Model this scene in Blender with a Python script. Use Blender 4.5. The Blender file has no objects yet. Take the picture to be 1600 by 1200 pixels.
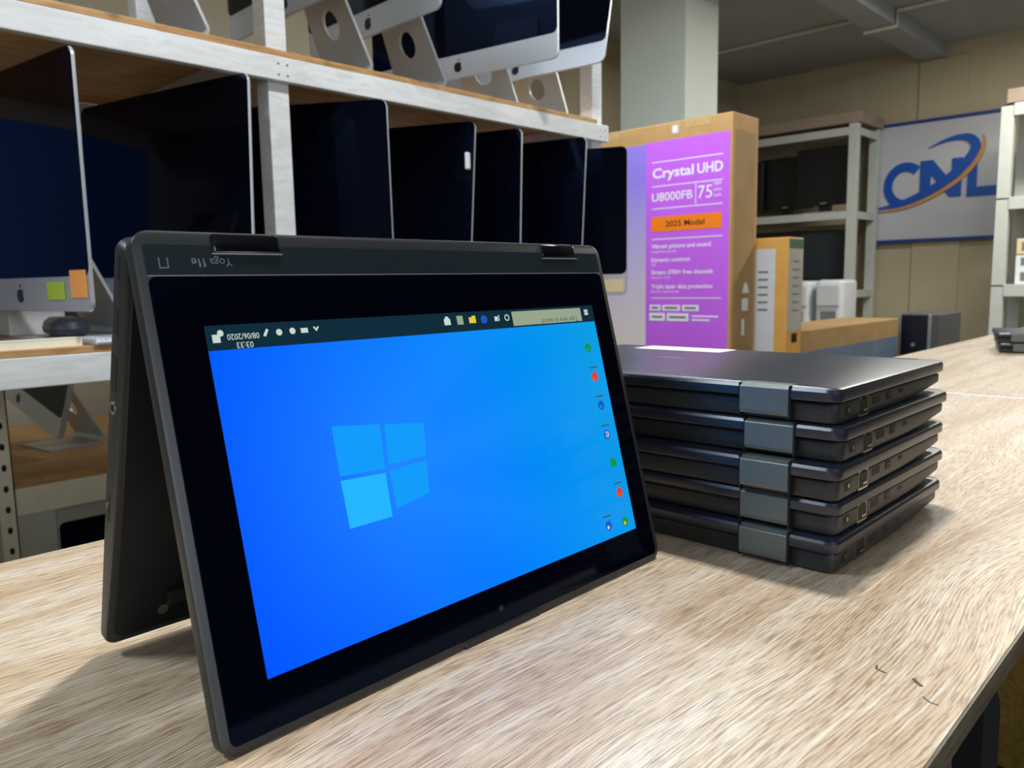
import bpy, bmesh, math, random
from mathutils import Matrix, Vector
random.seed(7)
S = bpy.context.scene
COL = S.collection
PI = math.pi
R = math.radians

# ------------------------------------------------------------------ camera
cd = bpy.data.cameras.new('camera')
cam = bpy.data.objects.new('camera', cd)
COL.objects.link(cam)
S.camera = cam
CR, CU, CF = Vector((0.692, -0.7216, -0.0178)), Vector((0.104, 0.0753, 0.9917)), Vector((0.714, 0.688, -0.1276))
_yaw, _pit, _rol = 0.7665, 0.1279, -0.0178
CF = Vector((math.cos(_pit) * math.cos(_yaw), math.cos(_pit) * math.sin(_yaw), -math.sin(_pit)))
_r = CF.cross(Vector((0, 0, 1))).normalized()
_u = _r.cross(CF)
CR = _r * math.cos(_rol) + _u * math.sin(_rol)
CU = -_r * math.sin(_rol) + _u * math.cos(_rol)
cm = Matrix.Identity(4)
for i in range(3):
    cm[i][0], cm[i][1], cm[i][2] = CR[i], CU[i], -CF[i]
cm[2][3] = 0.1793
cam.matrix_world = cm
cd.sensor_width = 36
cd.lens = 1236.0 * 36 / 1600
cd.clip_start = 0.01
cd.dof.use_dof = True
cd.dof.focus_distance = 0.42
cd.dof.aperture_fstop = 20

# ------------------------------------------------------------------ world, lamps, exposure
w = bpy.data.worlds.new('world')
S.world = w
w.use_nodes = True
wb = w.node_tree.nodes['Background']
wb.inputs[0].default_value = (0.62, 0.78, 1.0, 1)
wb.inputs[1].default_value = 0.1
S.view_settings.view_transform = 'Standard'
S.view_settings.look = 'None'
S.view_settings.gamma = 1
S.view_settings.use_curve_mapping = False
S.view_settings.exposure = 0.0


def lamp(name, loc, sx, sy, power, col, rot=(0, 0, 0)):
    l = bpy.data.lights.new(name, 'AREA')
    l.shape = 'RECTANGLE'
    l.size, l.size_y = sx, sy
    l.energy = power
    l.color = col
    o = bpy.data.objects.new(name, l)
    o.location = loc
    o.rotation_euler = rot
    COL.objects.link(o)
    return o


lamp('ceiling_lamp_and_fill', (0.80, 0.40, 1.62), 0.12, 0.12, 26.5, (0.95, 0.975, 1.0))
lamp('ceiling_lamp_and_fill', (-0.9, 1.15, 1.66), 0.3, 0.9, 34, (0.76, 0.89, 1.0))
lamp('ceiling_lamp_and_fill', (2.05, 1.55, 1.66), 0.3, 1.0, 36, (0.84, 0.93, 1.0))  # unseen fill, added to light the carton front and the pillar
lamp('ceiling_lamp_and_fill', (4.3, 0.5, 1.66), 0.3, 1.2, 54, (1.0, 0.97, 0.88))  # unseen fill, added to brighten the far end of the room
lamp('front_fill', (-0.9, -2.93, 0.80), 2.8, 1.2, 56, (0.82, 0.91, 1.0), (R(90), 0, 0))  # added fill from behind the camera for the rack fronts; no window there


# ------------------------------------------------------------------ materials
def lin(c):
    def f(v):
        v /= 255.0
        return v / 12.92 if v <= 0.04045 else ((v + 0.055) / 1.055) ** 2.4
    return (f(c[0]), f(c[1]), f(c[2]), 1)


MATS = {}


def pm(name, rgb, rough=0.5, metal=0.0, var=0.06, scale=60, coat=0.0, emit=None, spec=0.5):
    if name in MATS:
        return MATS[name]
    m = bpy.data.materials.new(name)
    m.use_nodes = True
    nt = m.node_tree
    b = nt.nodes['Principled BSDF']
    b.inputs['Roughness'].default_value = rough
    b.inputs['Metallic'].default_value = metal
    b.inputs['Coat Weight'].default_value = coat
    b.inputs['Coat Roughness'].default_value = 0.05
    b.inputs['Specular IOR Level'].default_value = spec
    c = lin(rgb)
    if var > 0:
        tc = nt.nodes.new('ShaderNodeTexCoord')
        n = nt.nodes.new('ShaderNodeTexNoise')
        n.inputs['Scale'].default_value = scale
        n.inputs['Detail'].default_value = 4
        nt.links.new(tc.outputs['Object'], n.inputs['Vector'])
        r = nt.nodes.new('ShaderNodeValToRGB')
        r.color_ramp.elements[0].position = 0.3
        r.color_ramp.elements[1].position = 0.7
        r.color_ramp.elements[0].color = tuple(v * (1 - var) for v in c[:3]) + (1,)
        r.color_ramp.elements[1].color = tuple(min(1, v * (1 + var)) for v in c[:3]) + (1,)
        nt.links.new(n.outputs['Fac'], r.inputs['Fac'])
        nt.links.new(r.outputs['Color'], b.inputs['Base Color'])
    else:
        b.inputs['Base Color'].default_value = c
    if emit:
        b.inputs['Emission Color'].default_value = c
        b.inputs['Emission Strength'].default_value = emit
        b.inputs['Base Color'].default_value = (0, 0, 0, 1)
        for l in list(nt.links):
            if l.to_socket == b.inputs['Base Color']:
                nt.links.remove(l)
        b.inputs['Roughness'].default_value = 0.12
    MATS[name] = m
    return m


def wood(name, light, dark, mid, along=(1.2, 30), fine=(5, 260), warp=0.02, rough=0.38, bump=0.0, pore=0.6, wsc=(3.2, 7.0), soft=(.33, .62)):
    m = bpy.data.materials.new(name)
    m.use_nodes = True
    nt = m.node_tree
    N, L = nt.nodes, nt.links
    b = N['Principled BSDF']
    b.inputs['Roughness'].default_value = rough
    tc = N.new('ShaderNodeTexCoord')
    big = N.new('ShaderNodeTexNoise')
    big.inputs['Scale'].default_value = 1.0
    big.inputs['Detail'].default_value = 2
    mp0 = N.new('ShaderNodeMapping')
    mp0.inputs['Scale'].default_value = (wsc[0], wsc[1], wsc[1])
    L.new(tc.outputs['Object'], mp0.inputs['Vector'])
    L.new(mp0.outputs['Vector'], big.inputs['Vector'])
    sub = N.new('ShaderNodeMath'); sub.operation = 'SUBTRACT'; sub.inputs[1].default_value = 0.5
    L.new(big.outputs['Fac'], sub.inputs[0])
    mul = N.new('ShaderNodeMath'); mul.operation = 'MULTIPLY'; mul.inputs[1].default_value = warp * 10
    L.new(sub.outputs[0], mul.inputs[0])
    cmb = N.new('ShaderNodeCombineXYZ')
    L.new(mul.outputs[0], cmb.inputs['Y'])
    add = N.new('ShaderNodeVectorMath'); add.operation = 'ADD'
    L.new(tc.outputs['Object'], add.inputs[0])
    L.new(cmb.outputs[0], add.inputs[1])

    def noise(sx, sy, detail, rgh):
        mp = N.new('ShaderNodeMapping')
        mp.inputs['Scale'].default_value = (sx, sy, sy)
        L.new(add.outputs[0], mp.inputs['Vector'])
        n = N.new('ShaderNodeTexNoise')
        n.inputs['Scale'].default_value = 1.0
        n.inputs['Detail'].default_value = detail
        n.inputs['Roughness'].default_value = rgh
        L.new(mp.outputs['Vector'], n.inputs['Vector'])
        return n
    n1 = noise(along[0], along[1], 3, 0.6)
    r1 = N.new('ShaderNodeValToRGB')
    r1.color_ramp.elements[0].position = soft[0]
    r1.color_ramp.elements[0].color = lin(mid)
    r1.color_ramp.elements[1].position = soft[1]
    r1.color_ramp.elements[1].color = lin(light)
    L.new(n1.outputs['Fac'], r1.inputs['Fac'])
    n2 = noise(fine[0], fine[1], 4, 0.65)
    r2 = N.new('ShaderNodeValToRGB')
    r2.color_ramp.elements[0].position = 0.36
    r2.color_ramp.elements[0].color = (1, 1, 1, 1)
    r2.color_ramp.elements[1].position = 0.56
    r2.color_ramp.elements[1].color = (0, 0, 0, 1)
    L.new(n2.outputs['Fac'], r2.inputs['Fac'])
    mk = N.new('ShaderNodeMath'); mk.operation = 'MULTIPLY'; mk.inputs[1].default_value = pore
    L.new(r2.outputs['Color'], mk.inputs[0])
    mx = N.new('ShaderNodeMixRGB')
    mx.inputs['Color2'].default_value = lin(dark)
    L.new(mk.outputs[0], mx.inputs['Fac'])
    L.new(r1.outputs['Color'], mx.inputs['Color1'])
    L.new(mx.outputs['Color'], b.inputs['Base Color'])
    if bump:
        bp = N.new('ShaderNodeBump')
        bp.inputs['Strength'].default_value = bump
        bp.inputs['Distance'].default_value = 0.0006
        bp.invert = True
        L.new(r2.outputs['Color'], bp.inputs['Height'])
        L.new(bp.outputs['Normal'], b.inputs['Normal'])
    MATS[name] = m
    return m


OAK = bpy.data.materials.new('oak_laminate')
OAK.use_nodes = True


def _oak(nt):
    N, L = nt.nodes, nt.links
    b = N['Principled BSDF']
    tc = N.new('ShaderNodeTexCoord')

    def mapping(src, sc, off=(0, 0, 0)):
        m = N.new('ShaderNodeMapping')
        m.inputs['Scale'].default_value = sc
        m.inputs['Location'].default_value = off
        L.new(src, m.inputs['Vector'])
        return m.outputs['Vector']

    def noise(src, sc, detail=3, rgh=.55, off=(0, 0, 0)):
        n = N.new('ShaderNodeTexNoise')
        n.inputs['Scale'].default_value = 1.0
        n.inputs['Detail'].default_value = detail
        n.inputs['Roughness'].default_value = rgh
        L.new(mapping(src, sc, off), n.inputs['Vector'])
        return n.outputs['Fac']

    def math_(op, a, bb):
        n = N.new('ShaderNodeMath'); n.operation = op
        for i, v in enumerate((a, bb)):
            if isinstance(v, (int, float)): n.inputs[i].default_value = v
            else: L.new(v, n.inputs[i])
        return n.outputs[0]

    def ramp(src, stops):
        r = N.new('ShaderNodeValToRGB')
        e = r.color_ramp.elements
        e[0].position, e[0].color = stops[0]
        e[1].position, e[1].color = stops[-1]
        for p, c in stops[1:-1]:
            q = e.new(p); q.color = c
        L.new(src, r.inputs['Fac'])
        return r.outputs['Color']

    def mix(f, a, c, mode='MIX'):
        m = N.new('ShaderNodeMixRGB'); m.blend_type = mode
        if isinstance(f, (int, float)): m.inputs['Fac'].default_value = f
        else: L.new(f, m.inputs['Fac'])
        for k, v in (('Color1', a), ('Color2', c)):
            if isinstance(v, tuple): m.inputs[k].default_value = v
            else: L.new(v, m.inputs[k])
        return m.outputs['Color']
    # grain flows along x; a slow warp bends it into arches
    warp = math_('MULTIPLY', math_('SUBTRACT', noise(tc.outputs['Object'], (2.6, 6.5, 6.5), 1.5, .45), .5), .085)
    warp2 = math_('MULTIPLY', math_('SUBTRACT', noise(tc.outputs['Object'], (22, 40, 40), 2, .5), .5), .0022)
    cmb = N.new('ShaderNodeCombineXYZ')
    L.new(math_('ADD', warp, warp2), cmb.inputs['Y'])
    add = N.new('ShaderNodeVectorMath'); add.operation = 'ADD'
    L.new(tc.outputs['Object'], add.inputs[0]); L.new(cmb.outputs[0], add.inputs[1])
    P = add.outputs[0]
    wv = N.new('ShaderNodeTexWave')
    wv.bands_direction = 'Y'
    wv.inputs['Scale'].default_value = 190
    wv.inputs['Distortion'].default_value = 3.5
    wv.inputs['Detail'].default_value = 3
    wv.inputs['Detail Scale'].default_value = .14
    L.new(mapping(P, (.25, 1, 1)), wv.inputs['Vector'])
    lines = ramp(wv.outputs['Fac'], [(.05, (1, 1, 1, 1)), (.55, (0, 0, 0, 1))])
    strength = ramp(noise(P, (3, 30, 30), 2, .5, (3, 1, 0)), [(.35, (0, 0, 0, 1)), (.7, (1, 1, 1, 1))])
    broad = noise(P, (2.0, 34, 34), 4, .6)
    base = ramp(broad, [(.30, lin((190, 158, 122))), (.5, lin((214, 191, 160))), (.68, lin((226, 211, 190)))])
    f1 = math_('MULTIPLY', math_('MULTIPLY', lines, math_('ADD', math_('MULTIPLY', strength, .75), .25)), .42)
    col = mix(f1, base, lin((134, 96, 60)))
    fib = ramp(noise(P, (55, 1000, 1000), 3, .6, (0, 5, 0)), [(.40, (1, 1, 1, 1)), (.52, (0, 0, 0, 1))])
    col = mix(math_('MULTIPLY', fib, .60), col, lin((120, 84, 52)))
    pale = ramp(noise(P, (16, 420, 420), 3, .6, (7, 2, 0)), [(.52, (0, 0, 0, 1)), (.66, (1, 1, 1, 1))])
    col = mix(math_('MULTIPLY', pale, .55), col, lin((236, 224, 204)))
    L.new(col, b.inputs['Base Color'])
    b.inputs['Roughness'].default_value = .42
    b.inputs['Coat Weight'].default_value = .25
    b.inputs['Coat Roughness'].default_value = .3
    bp = N.new('ShaderNodeBump'); bp.inputs['Strength'].default_value = .18; bp.inputs['Distance'].default_value = .0005; bp.invert = True
    L.new(fib, bp.inputs['Height']); L.new(bp.outputs['Normal'], b.inputs['Normal'])


_oak(OAK.node_tree)
EDGE = wood('oak_edge_band', (110, 100, 80), (60, 50, 38), (85, 74, 56), along=(3, 60), fine=(8, 300))
WPAINT = wood('white_painted_timber', (228, 230, 230), (204, 202, 194), (216, 217, 215), along=(2, 20), fine=(4, 90), rough=0.5)
PLY = wood('plywood_board', (202, 160, 104), (150, 102, 54), (180, 134, 80), along=(3, 30), fine=(6, 120), rough=0.55)
BROWNWOOD = wood('brown_panel', (150, 122, 56), (104, 80, 34), (130, 104, 46), along=(3, 14), fine=(5, 80), rough=0.5)
CASE = pm('charcoal_plastic', (39, 41, 42), 0.38, 0.0, 0.08, 900, spec=0.5)
CASE2 = pm('black_plastic', (19, 20, 23), 0.45, 0.0, 0.08, 700)
LIDTOP = pm('charcoal_lid_blue_sheen', (32, 36, 48), 0.3, 0.0, 0.07, 300, spec=0.7)  # blue of the reflected room put into the charcoal colour
STRIP = pm('hinge_strip_plastic', (30, 40, 45), 0.25, 0.0, 0.05, 300)
GLASS = pm('black_screen_glass', (3, 4, 13), 0.06, 0.0, 0.0, spec=0.3)
for _n in GLASS.node_tree.nodes:
    if _n.type == 'BSDF_PRINCIPLED':
        _n.inputs['Specular Tint'].default_value = (0.22, 0.42, 1.0, 1)     # blue put into the glass to imitate bluish reflections
HINGE = pm('hinge_metal', (104, 111, 106), 0.38, 0.3, 0.06, 500)
HINGED = pm('dark_hinge_cap', (12, 10, 17), 0.14, 0.0, 0.0)
DARK = pm('socket_black', (8, 8, 9), 0.5, 0.0, 0.0)
CHROME = pm('bare_metal', (190, 190, 185), 0.25, 1.0, 0.03)
RUBBER = pm('rubber', (20, 20, 20), 0.8, 0, 0.1)
ALU = pm('aluminium', (206, 211, 216), 0.34, 0.55, 0.03, 400)
ALUD = pm('aluminium_neck', (188, 190, 190), 0.4, 0.55, 0.03, 400)
BLK = pm('logo_black', (10, 10, 12), 0.3, 0, 0)
CARD = pm('cardboard', (190, 148, 92), 0.75, 0, 0.08, 14)
CARDD = pm('cardboard_side', (160, 130, 84), 0.75, 0, 0.1, 12)
TAPE = pm('parcel_tape', (198, 164, 112), 0.25, 0, 0.05)
PURPLE = pm('purple_print', (204, 104, 236), 0.4, 0, 0.02, 5)
WHITEP = pm('white_print', (240, 238, 242), 0.5, 0, 0.0)
ORANGE = pm('orange_print', (252, 132, 18), 0.5, 0, 0.0)
INK = pm('dark_ink', (70, 40, 20), 0.6, 0, 0)
WALL = pm('cream_wall_paint', (186, 174, 146), 0.8, 0, 0.05, 3)
PILLAR = pm('pillar_paint', (216, 224, 214), 0.7, 0, 0.03, 3)
CEIL = pm('grey_ceiling_paint', (168, 172, 176), 0.85, 0, 0.05, 3)
PIPE = pm('white_conduit', (205, 205, 198), 0.5, 0, 0.02)
FLOOR = pm('dark_floor', (92, 84, 70), 0.6, 0, 0.1, 6)
RACK = pm('white_rack_paint', (196, 200, 194), 0.5, 0, 0.04, 20)
CREAM = pm('cream_rack_paint', (244, 240, 218), 0.5, 0, 0.04, 20)
MONB = pm('black_monitor_plastic', (16, 18, 24), 0.35, 0, 0.05, 90)
MONS = pm('dim_monitor_screen', (28, 40, 50), 0.15, 0, 0.03, 10)
WPLAS = pm('white_plastic', (214, 218, 222), 0.4, 0, 0.03, 20)
SIGNW = pm('sign_white', (196, 198, 206), 0.22, 0, 0.02, 4)
SIGNB = pm('sign_blue', (22, 84, 178), 0.3, 0, 0.04, 8)
SIGNF = pm('sign_frame_blue', (30, 58, 140), 0.4, 0, 0.04, 8)
SIGNO = pm('sign_orange', (206, 148, 84), 0.35, 0, 0.03, 8)
GREENN = pm('green_paper', (176, 210, 72), 0.7, 0, 0.03)
ORANGEN = pm('orange_paper', (248, 168, 92), 0.7, 0, 0.03)
LABELW = pm('paper_label', (226, 230, 232), 0.5, 0, 0.02)
YELL = pm('cream_card_and_warm_light', (226, 206, 160), 0.5, 0, 0.04)  # cream card; also carries painted warm light on a computer chin
GREY = pm('grey_print', (120, 120, 122), 0.6, 0, 0)
BLUEP = pm('blue_grey_film', (104, 122, 146), 0.25, 0, 0.12, 6)
SILV = pm('silver_trim', (176, 182, 186), 0.3, 0.6, 0.02)
GREYP = pm('grey_steel_case', (92, 92, 92), 0.5, 0.2, 0.04)
FABRIC = pm('black_fabric', (20, 21, 24), 0.8, 0, 0.2, 300)
PIPING = pm('grey_piping', (96, 98, 102), 0.6, 0, 0.03)


# ------------------------------------------------------------------ object helpers
def mesh_obj(name, bm, mat, parent=None, mtx=None, smooth=False):
    bmesh.ops.recalc_face_normals(bm, faces=bm.faces[:])
    me = bpy.data.meshes.new(name)
    bm.to_mesh(me)
    bm.free()
    for mm in (mat if isinstance(mat, (list, tuple)) else [mat]):
        me.materials.append(mm)
    if smooth:
        for p in me.polygons:
            p.use_smooth = True
        try:
            me.set_sharp_from_angle(angle=R(28))
        except Exception:
            pass
    o = bpy.data.objects.new(name, me)
    COL.objects.link(o)
    if parent is not None:
        o.parent = parent
    if mtx is not None:
        o.matrix_basis = mtx
    return o


def tag(o, label=None, cat=None, group=None, kind=None):
    if label: o['label'] = label
    if cat: o['category'] = cat
    if group: o['group'] = group
    if kind: o['kind'] = kind
    return o


def thing(name, label, cat, loc=(0, 0, 0), rz=0.0, group=None):
    o = bpy.data.objects.new(name, None)
    o.empty_display_size = 0.05
    COL.objects.link(o)
    o.location = loc
    o.rotation_euler = (0, 0, rz)
    return tag(o, label, cat, group)


def dup(root, label, loc=None, rz=None):
    r = root.copy()
    COL.objects.link(r)
    if loc is not None: r.location = loc
    if rz is not None: r.rotation_euler = (0, 0, rz)
    r['label'] = label
    for ch in list(root.children):
        c = ch.copy(); COL.objects.link(c); c.parent = r
        for g in list(ch.children):
            d = g.copy(); COL.objects.link(d); d.parent = c
    return r


def frame(o, x, y, flip=False):
    x = Vector(x).normalized(); y = Vector(y).normalized(); z = x.cross(y)
    m = Matrix.Identity(4)
    for i in range(3):
        m[i][0], m[i][1], m[i][2], m[i][3] = x[i], y[i], z[i], o[i]
    return m


def box(bm, x0, x1, y0, y1, z0, z1, bev=0.0, m=None, seg=2):
    r = bmesh.ops.create_cube(bm, size=1.0)
    vs = r['verts']
    for v in vs:
        v.co = Vector((x0 + (v.co.x + .5) * (x1 - x0), y0 + (v.co.y + .5) * (y1 - y0), z0 + (v.co.z + .5) * (z1 - z0)))
    if bev > 0:
        es = list({e for v in vs for e in v.link_edges})
        rb = bmesh.ops.bevel(bm, geom=es, offset=bev, segments=seg, affect='EDGES', profile=0.5)
        vs = list(set(rb['verts']) | {v for v in vs if v.is_valid})
    if m is not None:
        for v in vs: v.co = m @ v.co
    return vs


def bx(*a, **k):
    bm = bmesh.new()
    box(bm, *a, **k)
    return bm


def prism(bm, pts, z0, z1, m=None):
    """extrude a 2-D outline (x,y) between z0 and z1"""
    lo = [bm.verts.new((p[0], p[1], z0)) for p in pts]
    hi = [bm.verts.new((p[0], p[1], z1)) for p in pts]
    n = len(pts)
    f1 = bm.faces.new(lo[::-1]); f2 = bm.faces.new(hi)
    for i in range(n):
        bm.faces.new((lo[i], lo[(i + 1) % n], hi[(i + 1) % n], hi[i]))
    bmesh.ops.triangulate(bm, faces=[f1, f2])
    if m is not None:
        for v in lo + hi: v.co = m @ v.co


def disc(r, n=20, cx=0, cy=0, ry=None):
    ry = ry or r
    return [(cx + r * math.cos(2 * PI * i / n), cy + ry * math.sin(2 * PI * i / n)) for i in range(n)]


def rring(W, H, r, ins, ys=(), n=6):
    """right half (front centre to rear centre) of a rounded rectangle 0..W, 0..H, inset by ins"""
    r = max(r - ins, 0.0004)
    x1, y0, y1 = W - ins, ins, H - ins
    pts = [(W / 2, y0)]
    for i in range(n + 1):
        a = -PI / 2 + PI / 2 * i / n
        pts.append((x1 - r + r * math.cos(a), y0 + r + r * math.sin(a)))
    for y in ys:
        pts.append((x1, y))
    for i in range(n + 1):
        a = PI / 2 * i / n
        pts.append((x1 - r + r * math.cos(a), y1 - r + r * math.sin(a)))
    pts.append((W / 2, y1))
    return pts


def slab(bm, W, H, r, rings, ys=(), n=6, m=None):
    """rings: list of (inset, z or f(y)) from one side to the other; capped with quads, mirror symmetric in x"""
    allr = []
    for ins, z in rings:
        half = rring(W, H, r, ins, ys, n)
        f = z if callable(z) else (lambda y, z=z: z)
        right = [bm.verts.new((x, y, f(y))) for x, y in half]
        left = [bm.verts.new((W - x, y, f(y))) for x, y in half[1:-1]]
        allr.append((right, left))
    def loop(q): return q[0] + q[1][::-1]
    for a, b in zip(allr[:-1], allr[1:]):
        la, lb = loop(a), loop(b)
        k = len(la)
        for i in range(k):
            bm.faces.new((la[i], la[(i + 1) % k], lb[(i + 1) % k], lb[i]))
    for right, left in (allr[0], allr[-1]):
        k = len(right)
        L = [right[0]] + left + [right[-1]]
        for i in range(k - 1):
            vs = []
            for v in (right[i], right[i + 1], L[i + 1], L[i]):
                if v not in vs: vs.append(v)
            bm.faces.new(vs)
    if m is not None:
        for right, left in allr:
            for v in right + left: v.co = m @ v.co


def tube(bm, pts, r, n=10, m=None):
    rings = []
    for i, p in enumerate(pts):
        p = Vector(p)
        a = Vector(pts[max(i - 1, 0)]); b = Vector(pts[min(i + 1, len(pts) - 1)])
        d = (b - a).normalized()
        u = d.orthogonal().normalized()
        if i and abs(d.dot(Vector((0, 0, 1)))) < .99:
            u = d.cross(Vector((0, 0, 1))).normalized()
        elif abs(d.dot(Vector((0, 0, 1)))) < .99:
            u = d.cross(Vector((0, 0, 1))).normalized()
        else:
            u = Vector((1, 0, 0))
        v = d.cross(u)
        rings.append([bm.verts.new(p + u * r * math.cos(2 * PI * k / n) + v * r * math.sin(2 * PI * k / n)) for k in range(n)])
    for a, b in zip(rings[:-1], rings[1:]):
        for k in range(n):
            bm.faces.new((a[k], a[(k + 1) % n], b[(k + 1) % n], b[k]))
    bm.faces.new(rings[0][::-1]); bm.faces.new(rings[-1])
    if m is not None:
        for q in rings:
            for v in q: v.co = m @ v.co


def text_bm(body, size, m, depth=0.0, bold=0.0, fit=None, align='LEFT'):
    cu = bpy.data.curves.new('lettering', 'FONT')
    cu.body = body
    cu.size = size
    cu.extrude = depth
    cu.offset = bold
    cu.align_x = align
    cu.resolution_u = 3
    ob = bpy.data.objects.new('lettering', cu)
    COL.objects.link(ob)
    dg = bpy.context.evaluated_depsgraph_get()
    me = bpy.data.meshes.new_from_object(ob.evaluated_get(dg))
    bm = bmesh.new()
    bm.from_mesh(me)
    bpy.data.objects.remove(ob)
    bpy.data.curves.remove(cu)
    bpy.data.meshes.remove(me)
    if fit and bm.verts:
        xs = [v.co.x for v in bm.verts]
        k = fit / (max(xs) - min(xs))
        x0 = min(xs)
        for v in bm.verts: v.co.x = (v.co.x - x0) * k
    for v in bm.verts: v.co = m @ v.co
    return bm


def merge(bm, other):
    me = bpy.data.meshes.new('tmp')
    other.to_mesh(me); other.free()
    bm.from_mesh(me)
    bpy.data.meshes.remove(me)


def structure(name, bm, mat):
    return tag(mesh_obj(name, bm, mat), kind='structure')


# ------------------------------------------------------------------ the room
ZF, ZC = -0.95, 1.70
structure('floor', bx(-3, 6.4, -3, 3.3, ZF - .05, ZF), FLOOR)
structure('ceiling', bx(-3, 6.4, -3, 3.3, ZC, ZC + .05), CEIL)
structure('wall_back', bx(6.0, 6.1, -3, 3.3, ZF, ZC), WALL)
structure('wall_right', bx(-3, 6.0, -3.1, -3, ZF, ZC), pm('dark_reflection_wall', (66, 66, 66), .8, 0, .05, 3))  # unseen wall, coloured dark to keep reflections in the laptop glass dark
structure('wall_front', bx(-3.1, -3, -3, 3.3, ZF, ZC), WALL)
structure('wall_left', bx(-3, 6.0, 3.2, 3.3, ZF, ZC), WALL)
structure('trim_1', bx(3.6, 3.92, 2.22, 2.62, ZF, ZC, bev=.004), PILLAR)          # the square pillar
structure('trim_2', bx(-1, 6.0, 1.70, 1.86, 1.615, ZC, bev=.003), CEIL)            # ceiling beam
structure('trim_3', bx(5.983, 6.0, 1.56, 1.86, ZF, ZC - .09, bev=.003), WALL)            # pilaster under the beam
bm = bmesh.new()
tube(bm, [(5.0, 3.19, ZC - .012), (5.0, 1.872, ZC - .012), (5.0, 1.872, 1.603), (5.0, 1.688, 1.603), (5.0, 1.688, ZC - .012), (5.0, -1.5, ZC - .012)], 0.012)
structure('trim_4', bm, PIPE)                                                       # conduit across the ceiling

wi = structure('blue_glow_panel', bx(-2.5, -.1, 3.15, 3.2, .02, 1.45), WPAINT)  # added blue-glowing panel out of view, only to tint screen reflections
mesh_obj('blue_glow_pane', bx(-2.44, -.96, 3.145, 3.152, .07, 1.40), pm('dim_blue_glow', (26, 52, 104), emit=.12), wi)
mesh_obj('blue_glow_pane', bx(-.92, -.16, 3.145, 3.152, .07, 1.40), pm('bright_blue_glow', (70, 130, 235), emit=.18), wi)

# ------------------------------------------------------------------ counters
YB, YFR = 0.598, 0.079


def counter(name, label, x0, x1, end):
    t = thing(name, label, 'counter', ((x0 + x1) / 2, (YB + YFR) / 2, ZF))
    cx, cy = (x0 + x1) / 2, (YB + YFR) / 2
    o = mesh_obj('worktop', bx(x0 - cx, x1 - cx, YFR - cy + .0012, YB - cy, -ZF - .0115, -ZF), OAK, t)
    bm = bx(x0 - cx, x1 - cx, YFR - cy, YFR - cy + .0012, -ZF - .0118, -ZF - .0004)
    tag(mesh_obj('edge_band', bm, EDGE, t), 'darker edge band')
    mesh_obj('back_panel', bx(x0 - cx + .02, x1 - cx - .02, YB - cy - .03, YB - cy - .012, 0, -ZF - .0115), BROWNWOOD, t)
    for e in end:
        ex = e - cx
        mesh_obj('end_panel', bx(ex - .009, ex + .009, YFR - cy + .03, YB - cy - .03, 0, -ZF - .0115), BROWNWOOD, t)
    return t


near_counter = counter('counter', 'pale oak-look counter carrying the open tent laptop and stacked laptops', -1.2, 1.322, (1.29,))
counter('counter', 'farther oak-look counter beyond the pale seam, with two laptops on it', 1.336, 3.3, (1.37, 3.25))
tag(mesh_obj('joint_glint', bx(1.3225, 1.3355, YFR, YB, -.012, -.0005), LABELW), 'glint of light painted as a thin white strip in the seam between the two counters', 'strip')  # white strip imitates light reflected off the counter edge

# dark scuffs on the near corner of the worktop
def scuff(pts, wd):
    bm = bmesh.new()
    l = near_counter.location
    for a_, b_ in zip(pts[:-1], pts[1:]):
        a_, b_ = Vector(a_), Vector(b_)
        n_ = (b_ - a_).normalized(); n_ = Vector((-n_.y, n_.x)) * wd / 2
        prism(bm, [(q.x - l.x, q.y - l.y) for q in (a_ - n_, b_ - n_, b_ + n_, a_ + n_)], -ZF, -ZF + .00012)
    mesh_obj('scuff_mark', bm, pm('scuff_brown', (96, 80, 66), .7, 0, .1), near_counter)


scuff([(.3660, .1205), (.3622, .1195), (.3610, .1150)], .0011)
scuff([(.3640, .1040), (.3615, .1022), (.3590, .0990)], .0018)
scuff([(.3500, .0960), (.3472, .0925), (.3470, .0890)], .0007)

# ------------------------------------------------------------------ laptops
LW, LH = 0.300, 0.208
BI = 0.0032                     # the keyboard half is a little narrower than the lid


def base_z(y):
    return 0.0006 + (0.0055 * (1 - y / 0.085) ** 1.5 if y < 0.085 else 0.0)


def port(bm, side_x, y, z, wy, hz, out=0.0002):
    s = -1 if side_x == 0 else 1
    side_x = BI if side_x == 0 else LW - BI
    x0, x1 = sorted((side_x + s * out, side_x - s * 0.004))
    box(bm, x0, x1, y - wy / 2, y + wy / 2, z - hz / 2, z + hz / 2)


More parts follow.
